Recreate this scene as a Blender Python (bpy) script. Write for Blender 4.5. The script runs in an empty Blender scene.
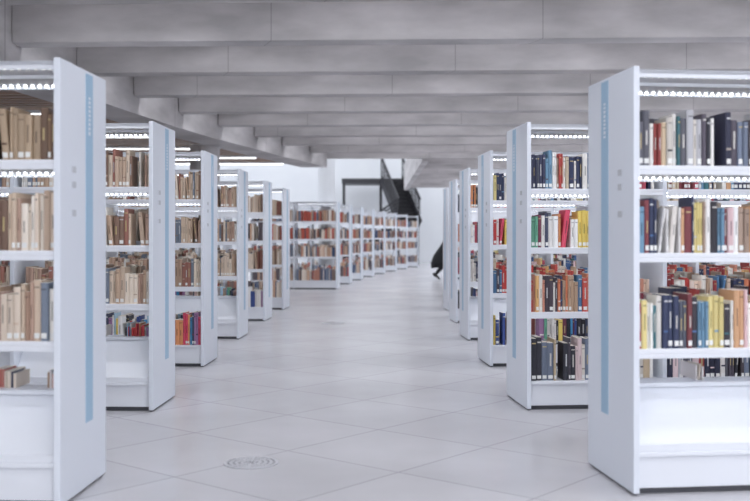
import bpy, bmesh, math, random
from mathutils import Vector, Matrix
random.seed(31)
S=bpy.context.scene
COL=S.collection
def lin(c):
    c=[v/255 for v in c]
    return tuple((v/12.92 if v<=0.04045 else ((v+0.055)/1.055)**2.4) for v in c)

# ---------------- materials ----------------
def mat(name,rgb=(200,200,200),rough=.5,metal=0,emit=0,emitc=None,spec=.5):
    m=bpy.data.materials.new(name); m.use_nodes=True
    b=m.node_tree.nodes['Principled BSDF']
    b.inputs['Base Color'].default_value=(*lin(rgb),1)
    b.inputs['Roughness'].default_value=rough
    b.inputs['Metallic'].default_value=metal
    b.inputs['Specular IOR Level'].default_value=spec
    if emit:
        b.inputs['Emission Color'].default_value=(*(emitc or (1,1,1)),1)
        b.inputs['Emission Strength'].default_value=emit
    return m
def nd(m,t,**k):
    n=m.node_tree.nodes.new(t)
    for a,v in k.items(): setattr(n,a,v)
    return n
def noise_tint(m,scale,c1,c2,vec=(1,1,1),detail=4,bump=0):
    nt=m.node_tree; b=nt.nodes['Principled BSDF']
    g=nd(m,'ShaderNodeNewGeometry'); mp=nd(m,'ShaderNodeMapping'); mp.inputs['Scale'].default_value=vec
    n=nd(m,'ShaderNodeTexNoise'); n.inputs['Scale'].default_value=scale; n.inputs['Detail'].default_value=detail
    r=nd(m,'ShaderNodeValToRGB'); r.color_ramp.elements[0].position=.3; r.color_ramp.elements[1].position=.7
    r.color_ramp.elements[0].color=(*lin(c1),1); r.color_ramp.elements[1].color=(*lin(c2),1)
    L=nt.links.new
    L(g.outputs['Position'],mp.inputs['Vector']); L(mp.outputs[0],n.inputs['Vector']); L(n.outputs['Fac'],r.inputs['Fac']); L(r.outputs[0],b.inputs['Base Color'])
    if bump:
        bp=nd(m,'ShaderNodeBump'); bp.inputs['Strength'].default_value=bump; bp.inputs['Distance'].default_value=.02
        L(n.outputs['Fac'],bp.inputs['Height']); L(bp.outputs[0],b.inputs['Normal'])
    return r,mp,g
M_white=mat('white_lacquer',(225,230,239),.32)
M_white2=mat('white_lacquer_shelf',(231,234,241),.4)
M_blue=mat('blue_stripe',(160,192,216),.4)
M_dark=mat('black_metal',(52,51,56),.45)
M_grey=mat('grey_label',(196,199,205),.5)
M_plinth=mat('plinth_shadow_gap',(80,80,86),.6)  # dark grey paints in the shadow under shelf bases; column base ring shares it
M_wall=mat('wall_paint',(232,234,238),.7)
noise_tint(M_wall,.6,(228,230,235),(236,238,241))

# concrete with form joints and streaks
M_con=mat('board_formed_concrete',(180,176,175),.75)
r,mp,g=noise_tint(M_con,1.3,(170,167,168),(216,212,213),vec=(.8,.8,2.4),detail=9,bump=.15)
nt=M_con.node_tree; L=nt.links.new
br=nd(M_con,'ShaderNodeTexBrick'); br.offset=.0; br.inputs['Scale'].default_value=1
br.inputs['Brick Width'].default_value=2.44; br.inputs['Row Height'].default_value=40; br.inputs['Mortar Size'].default_value=.006
br.inputs['Color1'].default_value=(1,1,1,1); br.inputs['Color2'].default_value=(.93,.93,.93,1); br.inputs['Mortar'].default_value=(.72,.71,.71,1)
sx=nd(M_con,'ShaderNodeSeparateXYZ'); cx=nd(M_con,'ShaderNodeCombineXYZ')
fl=nd(M_con,'ShaderNodeMath',operation='MULTIPLY_ADD'); fl.inputs[1].default_value=.37
zo=nd(M_con,'ShaderNodeMath',operation='ADD'); zo.inputs[1].default_value=10
L(g.outputs['Position'],sx.inputs[0]); L(sx.outputs[1],fl.inputs[0]); L(sx.outputs[0],fl.inputs[2]); L(fl.outputs[0],cx.inputs[0])
L(sx.outputs[2],zo.inputs[0]); L(zo.outputs[0],cx.inputs[1]); L(cx.outputs[0],br.inputs['Vector'])
mx=nd(M_con,'ShaderNodeMix',data_type='RGBA',blend_type='MULTIPLY'); mx.inputs[0].default_value=1
L(r.outputs[0],mx.inputs[6]); L(br.outputs['Color'],mx.inputs[7]); L(mx.outputs[2],nt.nodes['Principled BSDF'].inputs['Base Color'])

# floor tiles
M_floor=mat('floor_stone_tiles',(222,220,224),.24)
r,mp,g=noise_tint(M_floor,1.1,(200,199,203),(213,212,217),detail=8)
nt=M_floor.node_tree; L=nt.links.new
m2=nd(M_floor,'ShaderNodeMapping'); m2.inputs['Rotation'].default_value=(0,0,math.radians(40))
br=nd(M_floor,'ShaderNodeTexBrick'); br.offset=.0; br.inputs['Scale'].default_value=1
br.inputs['Brick Width'].default_value=.8; br.inputs['Row Height'].default_value=.8; br.inputs['Mortar Size'].default_value=.005
br.inputs['Color1'].default_value=(1,1,1,1); br.inputs['Color2'].default_value=(.94,.94,.945,1); br.inputs['Mortar'].default_value=(.65,.64,.66,1)
L(g.outputs['Position'],m2.inputs[0]); L(m2.outputs[0],br.inputs['Vector'])
mx=nd(M_floor,'ShaderNodeMix',data_type='RGBA',blend_type='MULTIPLY'); mx.inputs[0].default_value=1
L(r.outputs[0],mx.inputs[6]); L(br.outputs['Color'],mx.inputs[7]); L(mx.outputs[2],nt.nodes['Principled BSDF'].inputs['Base Color'])

M_wood=mat('wood_slats',(150,112,84),.5)
noise_tint(M_wood,3,(120,86,62),(165,125,95),vec=(.3,4,1))

# LED strip (dotted)
M_led=mat('led_strip',(240,240,245),.4)
nt=M_led.node_tree; L=nt.links.new; b=nt.nodes['Principled BSDF']
tc=nd(M_led,'ShaderNodeTexCoord'); sp=nd(M_led,'ShaderNodeSeparateXYZ')
mu=nd(M_led,'ShaderNodeMath',operation='MULTIPLY'); mu.inputs[1].default_value=1/.036
fr=nd(M_led,'ShaderNodeMath',operation='FRACT'); gt=nd(M_led,'ShaderNodeMath',operation='LESS_THAN'); gt.inputs[1].default_value=.4
m3=nd(M_led,'ShaderNodeMath',operation='MULTIPLY_ADD'); m3.inputs[1].default_value=8; m3.inputs[2].default_value=.1
L(tc.outputs['Object'],sp.inputs[0]); L(sp.outputs[0],mu.inputs[0]); L(mu.outputs[0],fr.inputs[0]); L(fr.outputs[0],gt.inputs[0]); L(gt.outputs[0],m3.inputs[0]); L(m3.outputs[0],b.inputs['Emission Strength'])
b.inputs['Emission Color'].default_value=(.93,.96,1,1)
M_tube=mat('strip_lamp',(255,255,255),.4,emit=4,emitc=(.97,.98,1))

M_book=mat('book_covers',(200,200,200),.55)
nt=M_book.node_tree
at=nd(M_book,'ShaderNodeAttribute'); at.attribute_name='Col'
nt.links.new(at.outputs['Color'],nt.nodes['Principled BSDF'].inputs['Base Color'])

# ---------------- mesh builder ----------------
class MB:
    def __init__(s): s.v=[];s.f=[];s.m=[];s.c=[];s.mats=[]
    def mi(s,m):
        if m not in s.mats: s.mats.append(m)
        return s.mats.index(m)
    def face(s,pts,m,c=(1,1,1)):
        n=len(s.v); s.v+=pts; s.f.append(list(range(n,n+len(pts)))); s.m.append(s.mi(m)); s.c.append(c)
    def prism(s,poly,z0,z1,m,c=(1,1,1),cap=None,shear=(0,0)):
        n=len(s.v);k=len(poly);h=z1-z0
        s.v+=[(x,y,z0) for x,y in poly]+[(x+shear[0]*h,y+shear[1]*h,z1) for x,y in poly]
        i=s.mi(m)
        for a in range(k):
            b2=(a+1)%k; s.f.append([n+a,n+b2,n+k+b2,n+k+a]); s.m.append(i); s.c.append(c)
        s.f.append([n+k+a for a in range(k)]); s.m.append(i); s.c.append(cap or c)
        s.f.append([n+a for a in range(k)][::-1]); s.m.append(i); s.c.append(c)
    def box(s,x0,x1,y0,y1,z0,z1,m,c=(1,1,1)):
        if x0>x1:x0,x1=x1,x0
        if y0>y1:y0,y1=y1,y0
        s.prism([(x0,y0),(x1,y0),(x1,y1),(x0,y1)],z0,z1,m,c)
    def obb(s,p,q,w,h,m):
        p=Vector(p);q=Vector(q);d=(q-p).normalized()
        up=Vector((0,0,1)) if abs(d.z)<.95 else Vector((0,1,0))
        a=d.cross(up).normalized()*w/2; b=a.cross(d).normalized()*h/2
        P=[p-a-b,p+a-b,p+a+b,p-a+b]; Q=[x+(q-p) for x in P]
        n=len(s.v); s.v+=[tuple(x) for x in P+Q]; i=s.mi(m)
        for f in ([0,1,2,3],[7,6,5,4],[0,4,5,1],[1,5,6,2],[2,6,7,3],[3,7,4,0]):
            s.f.append([n+k for k in f]); s.m.append(i); s.c.append((1,1,1))
    def obj(s,name,parent=None,bevel=0,col=False,loc=None,rot=0):
        me=bpy.data.meshes.new(name); me.from_pydata(s.v,[],s.f)
        for m in s.mats: me.materials.append(m)
        me.polygons.foreach_set('material_index',s.m)
        if col:
            ca=me.color_attributes.new('Col','FLOAT_COLOR','CORNER'); d=[]
            for f,c in zip(s.f,s.c): d+=[*c,1.0]*len(f)
            ca.data.foreach_set('color',d)
        bm=bmesh.new(); bm.from_mesh(me); 
        bmesh.ops.recalc_face_normals(bm,faces=bm.faces); bm.to_mesh(me); bm.free()
        o=bpy.data.objects.new(name,me); COL.objects.link(o)
        if parent: o.parent=parent
        if loc: o.location=loc
        if rot: o.rotation_euler[2]=rot
        if bevel:
            bv=o.modifiers.new('bevel','BEVEL'); bv.width=bevel; bv.segments=2; bv.limit_method='ANGLE'
        return o
def empty(name,loc=(0,0,0),rot=0):
    e=bpy.data.objects.new(name,None); COL.objects.link(e); e.location=loc; e.rotation_euler[2]=rot; e.empty_display_size=.2
    return e

# ---------------- book palettes ----------------
def P(*cs): return [lin(c) for c in cs]
TAN=P((198,170,148),(188,162,140),(216,198,180),(164,134,116),(208,186,166),(230,220,208),(178,150,130),(132,106,92),(198,174,154),(206,186,166),(222,206,190),(238,234,228),(184,154,138),(228,214,198),(160,110,98),(242,240,236),(120,130,146),(236,228,218))
BROWN=P((84,68,60),(110,88,74),(68,58,56),(140,112,90),(56,52,56),(96,72,60),(160,132,108),(120,96,80),(178,156,132))
MIX=P((54,62,92),(46,44,52),(74,104,150),(186,78,74),(232,228,222),(212,196,172),(66,118,128),(92,78,86),(238,236,232),(204,160,124),(130,66,72),(64,68,94),(170,180,194),(224,208,144),(180,76,94),(116,154,182),(58,54,62),(240,238,236),(168,146,132),(228,196,200),(48,56,86),(220,218,218),(84,88,102),(236,230,224))
DARK=P((50,50,60),(42,40,48),(60,78,106),(66,108,116),(166,156,148),(70,62,68),(98,98,108),(220,214,206),(86,80,92),(150,68,66),(50,52,74),(200,180,152),(236,232,228),(114,124,144),(226,204,206),(190,190,196))
WARM=P((186,66,62),(214,130,96),(196,84,76),(230,204,184),(150,60,62),(236,230,222),(84,124,164),(210,146,124),(224,178,120),(76,66,76),(190,162,138),(232,216,204),(60,64,96),(240,236,230))
BRIGHT=P((214,80,106),(78,148,196),(234,208,110),(242,240,238),(110,170,144),(216,146,100),(64,84,146),(196,68,68),(48,48,58),(176,206,226),(240,236,232),(166,126,166),(120,62,82),(70,76,100),(226,222,218))
PINKW=P((236,228,226),(220,188,180),(196,124,114),(240,236,234),(160,184,196),(230,216,200),(186,156,132),(70,76,100))
FARC=P((200,164,140),(216,194,176),(184,130,114),(228,216,204),(150,130,124),(200,100,86),(130,140,160),(236,230,224),(172,144,126),(110,100,106),(80,96,130))
PAGE=lin((232,224,210)); LAB=lin((236,236,234))

def fill_books(mb,x0,x1,yf,dirn,z,pal,sx,hr=(.2,.265),tr=(.013,.034),dens=1.0,detail=True,maxh=.36):
    x=x0
    while x<x1-.05:
        if random.random()>dens:
            x+=random.uniform(.04,.16); continue
        run=random.choice([1,1,1,1,1,1,1,2,2,3]) ; base=random.choice(pal); hh=random.uniform(*hr); tt=random.uniform(*tr); dd=random.uniform(.13,.185)
        for _ in range(run):
            c=base if run>1 else random.choice(pal)
            k=random.uniform(.85,1.12); c=tuple(min(.9,v*k) for v in c)
            t=tt*(random.uniform(.9,1.1)); h=min(maxh,hh*random.uniform(.97,1.03)); d=dd
            if x+t>x1: break
            lean=0
            if random.random()<.03: lean=random.uniform(.06,.15)
            off=random.uniform(0,.018)
            a=x; b2=x+t-.0012
            y0=yf+dirn*off
            poly=[(a,d),(a,.006),(a+t*.22,.001),(a+t*.5,0),(a+t*.78,.001),(b2,.006),(b2,d)]
            poly=[(sx*px,y0+dirn*py) for px,py in poly]
            mb.prism(poly,z,z+h,M_book,c,cap=PAGE,shear=(sx*lean,0))
            if detail:
                def quad(xa,xb,za,zb,cc):
                    yy=y0-dirn*.0008
                    mb.face([(sx*(xa+lean*za),yy,z+za),(sx*(xb+lean*za),yy,z+za),(sx*(xb+lean*zb),yy,z+zb),(sx*(xa+lean*zb),yy,z+zb)],M_book,cc)
                lum=sum(c)/3
                if random.random()<.6: quad(a+t*.14,a+t*.86,.012,.036,LAB)
                if lum<.25: tc2=random.choice([(.6,.58,.55),(.5,.4,.2),(.6,.6,.62)])
                else: tc2=tuple(v*.5 for v in c)
                q=random.random()
                if q<.6: quad(a+t*.38,a+t*.62,h*.38,h*.38+random.uniform(.05,.09),tc2)
                if q>.45: quad(a+t*.15,a+t*.85,h*.87,h*.9,tc2)
                if q>.85: quad(a+t*.1,a+t*.9,h*.3,h*.34,random.choice(pal))
            x+=t+lean*h
        if random.random()<.05: x+=random.uniform(.02,.06)

D=.65; H=2.0; T=.03
def bookshelf(x,y,side,rot,bays=3,pals=None,bottom='slope',near=True,dens=.985,bdens=.8):
    """side=+1: unit extends to +x (right), -1: to -x"""
    sx=side; bw=.95
    e=empty('bookshelf',(x,y,0),rot)
    mb=MB()
    mb.box(0,sx*T,0,D,.012,H,M_white)
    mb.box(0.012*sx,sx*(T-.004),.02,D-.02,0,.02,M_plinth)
    for k in range(1,bays+1):
        xx=k*(bw+T); mb.box(sx*xx,sx*(xx+T),0 if k==bays else .03,D if k==bays else D-.03,.012,H if k==bays else H-.03,M_white)
    tiers=[1.54,1.13,.68] if side>0 else [1.55,1.145,.74]
    zb=.2
    mb2=MB()
    for k in range(bays):
        a=T+k*(bw+T)+.0006; b2=a+bw-.0012
        X0,X1=sx*a,sx*b2
        for (ya,yb) in ((.015,.27),(D-.27,D-.015)):
            mb.box(X0,X1,ya,yb,H-.035,H-.012,M_white2)
        mb.box(X0,X1,.015,.033,H-.05,H-.012,M_white2)
        mb.box(X0,X1,D-.033,D-.015,H-.05,H-.012,M_white2)
        mb.box(X0,X1,.285,.365,H-.05,H-.02,M_white2)
        for z in tiers:
            for (ya,yb,yl) in ((.02,.30,.02),(D-.30,D-.02,D-.032)):
                mb.box(X0,X1,ya,yb,z-.022,z,M_white2)
                mb.box(X0,X1,yl,yl+.012,z-.044,z-.022,M_white2)
            mb.box(X0,X1,.302,.308,z,z+.03,M_white2); mb.box(X0,X1,D-.308,D-.302,z,z+.03,M_white2)
        mb.box(X0,X1,.012,D-.012,zb-.02,zb,M_white2)
        mb.box(X0,X1,.03,D-.03,.03,zb-.02,M_white2)
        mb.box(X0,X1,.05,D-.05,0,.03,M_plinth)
        for z in [H-.036]+[t-.0225 for t in tiers]:
            for yc in (.06,D-.06):
                mb2.box(X0*1.0+sx*.01,X1-sx*.01,yc-.008,yc+.008,z-.008,z,M_led)
        if bottom=='slope':
            for (ya,yb) in ((.03,.27),(D-.03,D-.27)):
                n=len(mb.v); i=mb.mi(M_white2)
                mb.v+=[(X0,ya,.215),(X1,ya,.215),(X1,yb,.49),(X0,yb,.49),(X0,ya,.20),(X1,ya,.20),(X1,yb,.472),(X0,yb,.472)]
                for f in ([0,1,2,3],[7,6,5,4],[0,1,5,4],[1,2,6,5],[2,3,7,6],[3,0,4,7]):
                    mb.f.append([n+q for q in f]); mb.m.append(i); mb.c.append((1,1,1))
                mb.box(X0,X1,ya-.008,ya+.008,.2,.235,M_white2)
            mb.box(X0,X1,.235,D-.235,.47,.49,M_white2)
    mb.obj('carcass',e,bevel=.003 if near else 0)
    mb2.obj('led_strips',e)
    mb=MB()
    xo=-sx*.002
    mb.box(xo,0,.34,.44,.32,1.985,M_blue)
    if near:
        zc=1.88
        for k in range(9):
            hgt=.014+.008*random.random()
            mb.box(-sx*.0035,xo,.375,.403,zc-hgt,zc-.004,M_white); zc-=hgt+.004
        for zz in (1.50,1.43,1.3):
            mb.box(-sx*.003,0,.15,.2,zz,zz+.03,M_grey)
    mb.obj('sign_stripe',e)
    bk=MB()
    for k in range(bays):
        a=T+k*(bw+T)+.012; b2=a+bw-.03
        for ti,z in enumerate(tiers):
            for fs in (0,1):
                p=pals[ti] if fs==0 else (TAN if random.random()<.5 else pals[ti])
                yf,dr=(.045,1) if fs==0 else (D-.045,-1)
                de=dens if fs==0 else .9
                fill_books(bk,a,b2,yf,dr,z,p,sx,hr=(.2,.265) if ti<2 else (.205,.27),dens=de,detail=near)
        if bottom=='slope':
            fill_books(bk,a,b2,.30,1,.49,pals[3],sx,hr=(.06,.095),tr=(.006,.018),dens=bdens,detail=False)
        else:
            fill_books(bk,a,b2,.045,1,.2,pals[3],sx,hr=(.22,.3),tr=(.015,.045),dens=.95,detail=near)
            fill_books(bk,a,b2,D-.045,-1,.2,PINKW,sx,dens=.9,detail=False)
    bk.obj('shelved_books',e,col=True)
    return e
R=math.radians
# right rows
bookshelf(1.20,4.64,1,R(6.5),pals=[DARK,MIX,MIX,PINKW],bdens=.45)
bookshelf(1.052,6.92,1,R(5),pals=[MIX,BRIGHT,WARM,DARK],bottom='books')
bookshelf(1.06,9.22,1,R(4),pals=[MIX,BRIGHT,WARM,BRIGHT],bottom='books')
bookshelf(1.075,11.56,1,R(4),pals=[BRIGHT,MIX,MIX,BRIGHT])
bookshelf(1.12,13.87,1,R(4),pals=[MIX,WARM,MIX,DARK],bottom='books',near=False)
bookshelf(1.18,16.2,1,R(3),pals=[TAN,MIX,MIX,DARK],near=False)
bookshelf(1.40,18.6,1,R(2),pals=[TAN,MIX,MIX,DARK],near=False,bays=2)
# left rows
bookshelf(-1.392,4.42,-1,R(-2.5),pals=[BROWN,TAN,TAN,PINKW],bdens=.95)
bookshelf(-1.525,6.87,-1,R(-2),pals=[TAN,TAN,TAN,BRIGHT],bdens=.95)
bookshelf(-1.577,9.22,-1,R(-2),pals=[TAN,TAN,TAN,BRIGHT],bottom='books')
bookshelf(-1.59,11.7,-1,R(-2),pals=[TAN,TAN,TAN,PINKW])
bookshelf(-1.56,14.18,-1,R(-3),pals=[TAN,FARC,TAN,BRIGHT],bottom='books',near=False)
bookshelf(-1.5,16.4,-1,R(-4),pals=[TAN,FARC,TAN,FARC],near=False,bottom='books')
fy=22.7
for i,px in enumerate([337,350,361.5,373,384.5,396,407,418]):
    bookshelf((px-375)*fy/1000,fy,-1,R(-4),bays=2,pals=[FARC,FARC,FARC,FARC],bottom='books',near=False); fy+=2.3

# ---------------- room shell ----------------
mb=MB(); mb.box(-9,12,-6,46,-.1,0,M_floor); mb.obj('floor')
mb=MB(); mb.box(-9.2,-9,-6,46.2,0,7,M_wall); mb.obj('wall_left')
mb=MB(); mb.box(12,12.2,-6,46.2,0,7,M_wall); mb.obj('wall_right')
mb=MB(); mb.box(-9,12,46,46.2,0,7,M_wall); mb.obj('wall_back')
gird=[(-3.7,-6),(-3.6,4),(-3.42,8),(-3.3,10.9),(-3.1,12.6),(-2.87,14.35),(-2.58,16.1),(-2.2,17.8),(-1.86,19.6),(-1.43,21.3),(-1.1,22.9)]
def gx(y):
    for (a,b),(c,d) in zip(gird,gird[1:]):
        if b<=y<=d: return a+(c-a)*(y-b)/(d-b)
    return gird[-1][0]
mb=MB()
for (a,b),(c,d) in zip(gird,gird[1:]):
    mb.prism([(a-.6,b),(a,b),(c,d),(c-.6,d)],2.78,3.7,M_con)
mb.obj('ceiling_girder')
mb=MB(); mb.box(-9,12,-6,23.3,3.7,3.9,M_con); mb.box(1.25,12,23.3,38,3.7,3.9,M_con); mb.obj('ceiling')
tl=math.tan(R(2.2)); BW=.26
ys=[9.13+1.74*k for k in range(-8,17)]
for y in ys:
    x0=gx(y+.2) if y<22.5 else 1.25
    x1=12
    mb=MB()
    f=lambda x:y-tl*x
    mb.prism([(x0,f(x0)),(x1,f(x1)),(x1,f(x1)+BW),(x0,f(x0)+BW)],3.0,3.7,M_con)
    mb.obj('ceiling_beam',bevel=.012)
mb=MB(); mb.box(1.1,1.25,23.2,38,2.95,3.9,M_con); mb.box(-1.7,1.25,23.0,23.2,3.0,3.9,M_con); mb.obj('trim_1')
mb=MB()
y=-5.5
while y<22.6:
    xr=gx(y)-.62
    mb.box(-9,xr,y,y+.16,2.84,2.9,M_wood); y+=.22
mb.box(-9,-4.4,-6,22.8,2.95,3.0,M_dark); mb.obj('ceiling_soffit')
for y in (10.5,13.0,16.0,18.2,20.3,22.0):
    mb=MB(); xr=gx(y)-.7
    mb.box(-8.5,xr,y-.04,y+.04,2.80,2.84,M_white2); mb.box(-8.45,xr-.04,y-.03,y+.03,2.785,2.80,M_tube)
    mb.obj('linear_ceiling_lamp')
def column(x,y,r,z,m,name,n=32,zt=3.0):
    mb=MB(); mb.prism([(x+r*math.cos(2*math.pi*k/n),y+r*math.sin(2*math.pi*k/n)) for k in range(n)],0,zt,m)
    mb.prism([(x+(r+.03)*math.cos(2*math.pi*k/n),y+(r+.03)*math.sin(2*math.pi*k/n)) for k in range(n)],0,.1,M_plinth)
    mb.obj(name)
column(gx(17.6)-.75,17.6,.26,0,M_con,'concrete_column',zt=2.8)
column(-1.25,25.8,.22,0,M_wall,'white_column',zt=7)

# ---------------- unseen fill lights added between beams to light the hall ----------------
for y in ys[:-1]:
    yy=y+BW+.14
    x0=(gx(y)+.6) if y<22.5 else 1.8
    Lw=11.2-x0; xc=(11.2+x0)/2
    e=empty('added_fill_lamp',(xc,yy-tl*xc,0),-math.atan(tl))
    mb=MB(); mb.box(-Lw/2,Lw/2,-.09,.09,3.46,3.54,M_white2)
    for q in (-.4,-.15,.15,.4): mb.box(Lw*q-.01,Lw*q+.01,-.01,.01,3.54,3.695,M_grey)
    mb.obj('fill_housing',e)
    l=bpy.data.lights.new('fill_area','AREA'); l.shape='RECTANGLE'; l.size=Lw; l.size_y=.14; l.energy=85*Lw/14; l.color=(.93,.955,1)
    o=bpy.data.objects.new('fill_area',l); COL.objects.link(o); o.parent=e; o.location=(0,0,3.45)

# ---------------- floor vents ----------------
M_vent=mat('vent_metal',(205,205,210),.4,metal=.1)
def vent(x,y,r=.145):
    e=empty('floor_vent',(x,y,0)); mb=MB(); n=40
    def ring(r0,r1,z0,z1,m):
        for k in range(n):
            a,b2=2*math.pi*k/n,2*math.pi*(k+1)/n
            mb.prism([(r0*math.cos(a),r0*math.sin(a)),(r1*math.cos(a),r1*math.sin(a)),(r1*math.cos(b2),r1*math.sin(b2)),(r0*math.cos(b2),r0*math.sin(b2))],z0,z1,m)
    ring(0,r,0,.002,M_vgap)
    for q in (1.0,.8,.6,.4): ring((q-.12)*r,q*r,.002,.005,M_vent)
    for k in range(8):
        a=math.pi*k/4; mb.obb((.1*r*math.cos(a),.1*r*math.sin(a),.004),(.95*r*math.cos(a),.95*r*math.sin(a),.004),.008,.003,M_vent)
    mb.obj('grille',e)
M_vgap=mat('vent_gap',(135,135,142),.5)
vent(-.66,5.33); vent(-.58,13.9,.16)

# ---------------- dog-leg stair with landings ----------------
e=empty('staircase',(0,0,0)); mb=MB(); up=Vector((0,0,1))
def flight(top,bot,n,w):
    dv=(bot-top); hd=Vector((dv.x,dv.y,0)).normalized(); sd=Vector((-hd.y,hd.x,0))
    for k in range(n):
        c=top+dv*(k+.5)/n
        mb.obb(c-sd*w/2,c+sd*w/2,.28,.05,M_dark)
        mb.obb(c-sd*w/2-up*.09,c+sd*w/2-up*.09,.03,.16,M_dark)
    for s in (-1,1):
        o=sd*(w/2*s)
        mb.obb(top+o,bot+o,.06,.34,M_dark)
        mb.obb(top+o+up,bot+o+up,.06,.07,M_dark)
        for k in range(0,n+1,2):
            c=top+dv*k/n+o; mb.obb(c,c+up,.03,.03,M_dark)
        for zz in (.25,.4,.55,.7,.85): mb.obb(top+o+up*zz,bot+o+up*zz,.015,.05,M_dark)
flight(Vector((.72,43.6,3.7)),Vector((1.45,41.9,1.75)),11,1.0)
mb.box(.9,1.85,41.0,42.0,1.6,1.75,M_dark)
for q in (.95,1.75):
    mb.box(q,q+.06,41.05,41.11,0,1.6,M_dark); mb.box(q,q+.06,41.9,41.96,0,1.6,M_dark)
flight(Vector((.9,41.5,1.7)),Vector((-1.5,41.5,0.05)),10,.95)
mb.box(-1.45,1.2,43.6,45.4,3.5,3.72,M_dark)
mb.box(-1.42,-1.3,43.7,43.82,0,3.5,M_dark); mb.box(.2,.32,44.9,45.02,0,3.5,M_dark)
mb.obj('stair_structure',e)

# ---------------- person walking away between the shelves, long black coat ----------------
M_coat=mat('black_coat',(22,22,26),.85); M_trou=mat('trousers',(30,30,36),.85); M_skin=mat('skin',(214,166,140),.5); M_hair=mat('dark_hair',(34,26,24),.6); M_shoe=mat('shoes',(24,22,24),.4)
def skin(name,V,E,Rr,m,parent,root=0,sub=2):
    me=bpy.data.meshes.new(name); me.from_pydata(V,E,[]); me.materials.append(m)
    o=bpy.data.objects.new(name,me); COL.objects.link(o); o.parent=parent
    bpy.context.view_layer.objects.active=o
    s=o.modifiers.new('skin','SKIN')
    for i,r_ in enumerate(Rr):
        rr=r_ if isinstance(r_,tuple) else (r_,r_)
        me.skin_vertices[0].data[i].radius=rr; me.skin_vertices[0].data[i].use_root=(i==root)
    s.use_smooth_shade=True
    u=o.modifiers.new('sub','SUBSURF'); u.levels=sub; u.render_levels=sub
    return o
pe=empty('walking_person',(2.03,27.3,0))
V=[(0,0,.92),(.0,.10,.86),(-.08,.10,.50),(-.36,.10,.17),(.0,-.10,.86),(.22,-.10,.50),(.27,-.10,.1)]
skin('trouser_legs',V,[(0,1),(1,2),(2,3),(0,4),(4,5),(5,6)],[(.12,.15),.092,.068,.052,.092,.068,.052],M_trou,pe)
def shoe(loc,rot):
    me=bpy.data.meshes.new('shoe'); bm=bmesh.new(); bmesh.ops.create_uvsphere(bm,u_segments=24,v_segments=14,radius=1)
    for v in bm.verts:
        v.co.x=v.co.x*.135+.05; v.co.y*=.046*(1.1 if v.co.x>.05 else .85); z=v.co.z
        v.co.z=max(z,-.75)*.05*(1.25 if v.co.x<.03 else .8)
    for f in bm.faces: f.smooth=True
    bm.to_mesh(me); bm.free(); me.materials.append(M_shoe)
    o=bpy.data.objects.new('shoe',me); COL.objects.link(o); o.parent=pe; o.location=loc; o.rotation_euler[1]=rot
shoe((-.38,.10,.14),R(42)); shoe((.28,-.10,.042),0)
V=[(0,0,.95),(.01,0,1.12),(.02,0,1.30),(.03,0,1.42),(.045,0,1.50),
   (.02,.185,1.39),(.10,.235,1.12),(.24,.21,.92),
   (.02,-.185,1.39),(-.03,-.235,1.12),(.02,-.23,.87)]
E=[(0,1),(1,2),(2,3),(3,4),(3,5),(5,6),(6,7),(3,8),(8,9),(9,10)]
skin('coat_upper',V,E,[(.13,.16),(.12,.14),(.13,.17),(.10,.13),.055,.068,.054,.04,.068,.054,.04],M_coat,pe)
mb=MB(); rings=[(1.40,.02,.11,.17),(1.25,.02,.14,.195),(1.05,-.02,.165,.19),(.90,-.06,.22,.215),(.70,-.13,.29,.25),(.54,-.17,.33,.27),(.38,-.18,.31,.27)]
n=36; i=mb.mi(M_coat)
for inner in (0,1):
    for (z,c,rx,ry) in rings:
        for k in range(n):
            a=2*math.pi*k/n; w_=1+.04*math.sin(7*a)*max(0,(1-z))*1.6
            q=.012 if inner else 0
            mb.v.append((c+(rx-q)*w_*math.cos(a),(ry-q)*w_*math.sin(a),z+ (0.05*math.cos(a) if z<.6 else 0)))
nr=len(rings)
for inner in (0,1):
    o0=inner*nr*n
    for r_ in range(nr-1):
        for k in range(n):
            k2=(k+1)%n; mb.f.append([o0+r_*n+k,o0+r_*n+k2,o0+(r_+1)*n+k2,o0+(r_+1)*n+k]); mb.m.append(i); mb.c.append((1,1,1))
for k in range(n):
    k2=(k+1)%n; b0=(nr-1)*n; mb.f.append([b0+k,b0+k2,b0+nr*n+k2,b0+nr*n+k]); mb.m.append(i); mb.c.append((1,1,1))
sk=mb.obj('coat_skirt',pe)
for p in sk.data.polygons: p.use_smooth=True
def ell(name,loc,sc,m,parent,roty=0,edit=None):
    me=bpy.data.meshes.new(name); bm=bmesh.new(); bmesh.ops.create_uvsphere(bm,u_segments=32,v_segments=20,radius=1)
    if edit:
        for v in bm.verts: edit(v)
    for f in bm.faces: f.smooth=True
    bm.to_mesh(me); bm.free(); me.materials.append(m)
    o=bpy.data.objects.new(name,me); COL.objects.link(o); o.parent=parent; o.location=loc; o.scale=sc; o.rotation_euler[1]=roty
    return o
def faceshape(v):
    if v.co.z<0: v.co.y*=1+.3*v.co.z; v.co.x*=1+.12*v.co.z
    if v.co.x>.8 and abs(v.co.y)<.25 and -.35<v.co.z<.1: v.co.x+=.2*(1-abs(v.co.y)/.25)*(.6-v.co.z)
hx,hz=.06,1.62
ell('head',(hx,0,hz),(.095,.075,.115),M_skin,pe,0,faceshape)
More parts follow.
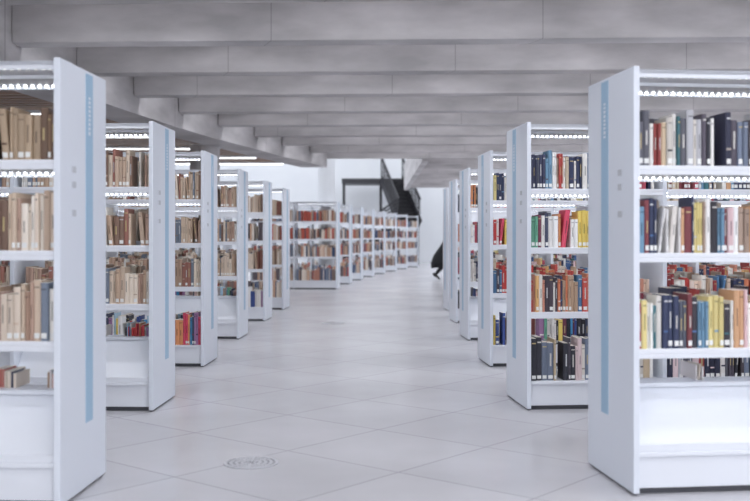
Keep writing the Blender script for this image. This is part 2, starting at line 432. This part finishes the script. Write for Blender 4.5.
ell('hair',(hx-.024,0,hz+.024),(.1,.086,.112),M_hair,pe,R(-18))
for s in (-1,1):
    ell('ear',(hx-.005,.076*s,hz-.005),(.018,.01,.03),M_skin,pe)
    ell('eye',(hx+.086,.03*s,hz+.005),(.008,.012,.008),M_dark,pe)
ell('mouth',(hx+.086,0,hz-.058),(.006,.022,.005),mat('lips',(170,90,84),.5),pe)
for (w0,d) in (((.24,.21,.92),Vector((.35,-.03,-.9))),((.02,-.23,.87),Vector((.1,0,-1)))):
    w0=Vector(w0); d.normalize(); fx=Vector((1,0,0))-d*d.x; fx.normalize()
    pts=[w0,w0+d*.05,w0+d*.09]
    skin('palm',[tuple(p) for p in pts],[(0,1),(1,2)],[.026,(.03,.018),(.034,.016)],M_skin,pe,sub=1)
    sgn=-1 if w0.y>0 else 1; iny=Vector((0,sgn,0))
    for k,ln in enumerate([.075,.085,.08,.062]):
        b0=w0+d*.085+fx*(.03-.02*k)
        skin('finger_%d'%(k+1),[tuple(b0),tuple(b0+d*ln*.5),tuple(b0+d*ln*.9+iny*.02)],[(0,1),(1,2)],[.0095,.009,.0075],M_skin,pe,sub=1)
    b0=w0+d*.04+fx*.025
    skin('thumb',[tuple(b0),tuple(b0+d*.03+fx*.025),tuple(b0+d*.06+fx*.028+iny*.01)],[(0,1),(1,2)],[.012,.0105,.009],M_skin,pe,sub=1)

# ---------------- world, camera ----------------
w=bpy.data.worlds.new('World'); S.world=w; w.use_nodes=True
bg=w.node_tree.nodes['Background']; bg.inputs[0].default_value=(.90,.94,1,1); bg.inputs[1].default_value=1.5
cam=bpy.data.cameras.new('camera'); co=bpy.data.objects.new('camera',cam); COL.objects.link(co)
co.location=(0,0,1.21); co.rotation_euler=(math.pi/2,0,0)
cam.lens=48; cam.sensor_width=36; cam.shift_y=-14.5/750; cam.clip_end=200
cam.dof.use_dof=True; cam.dof.focus_distance=8; cam.dof.aperture_fstop=2.0
S.camera=co
S.view_settings.view_transform='Standard'; S.view_settings.look='None'; S.view_settings.exposure=.14
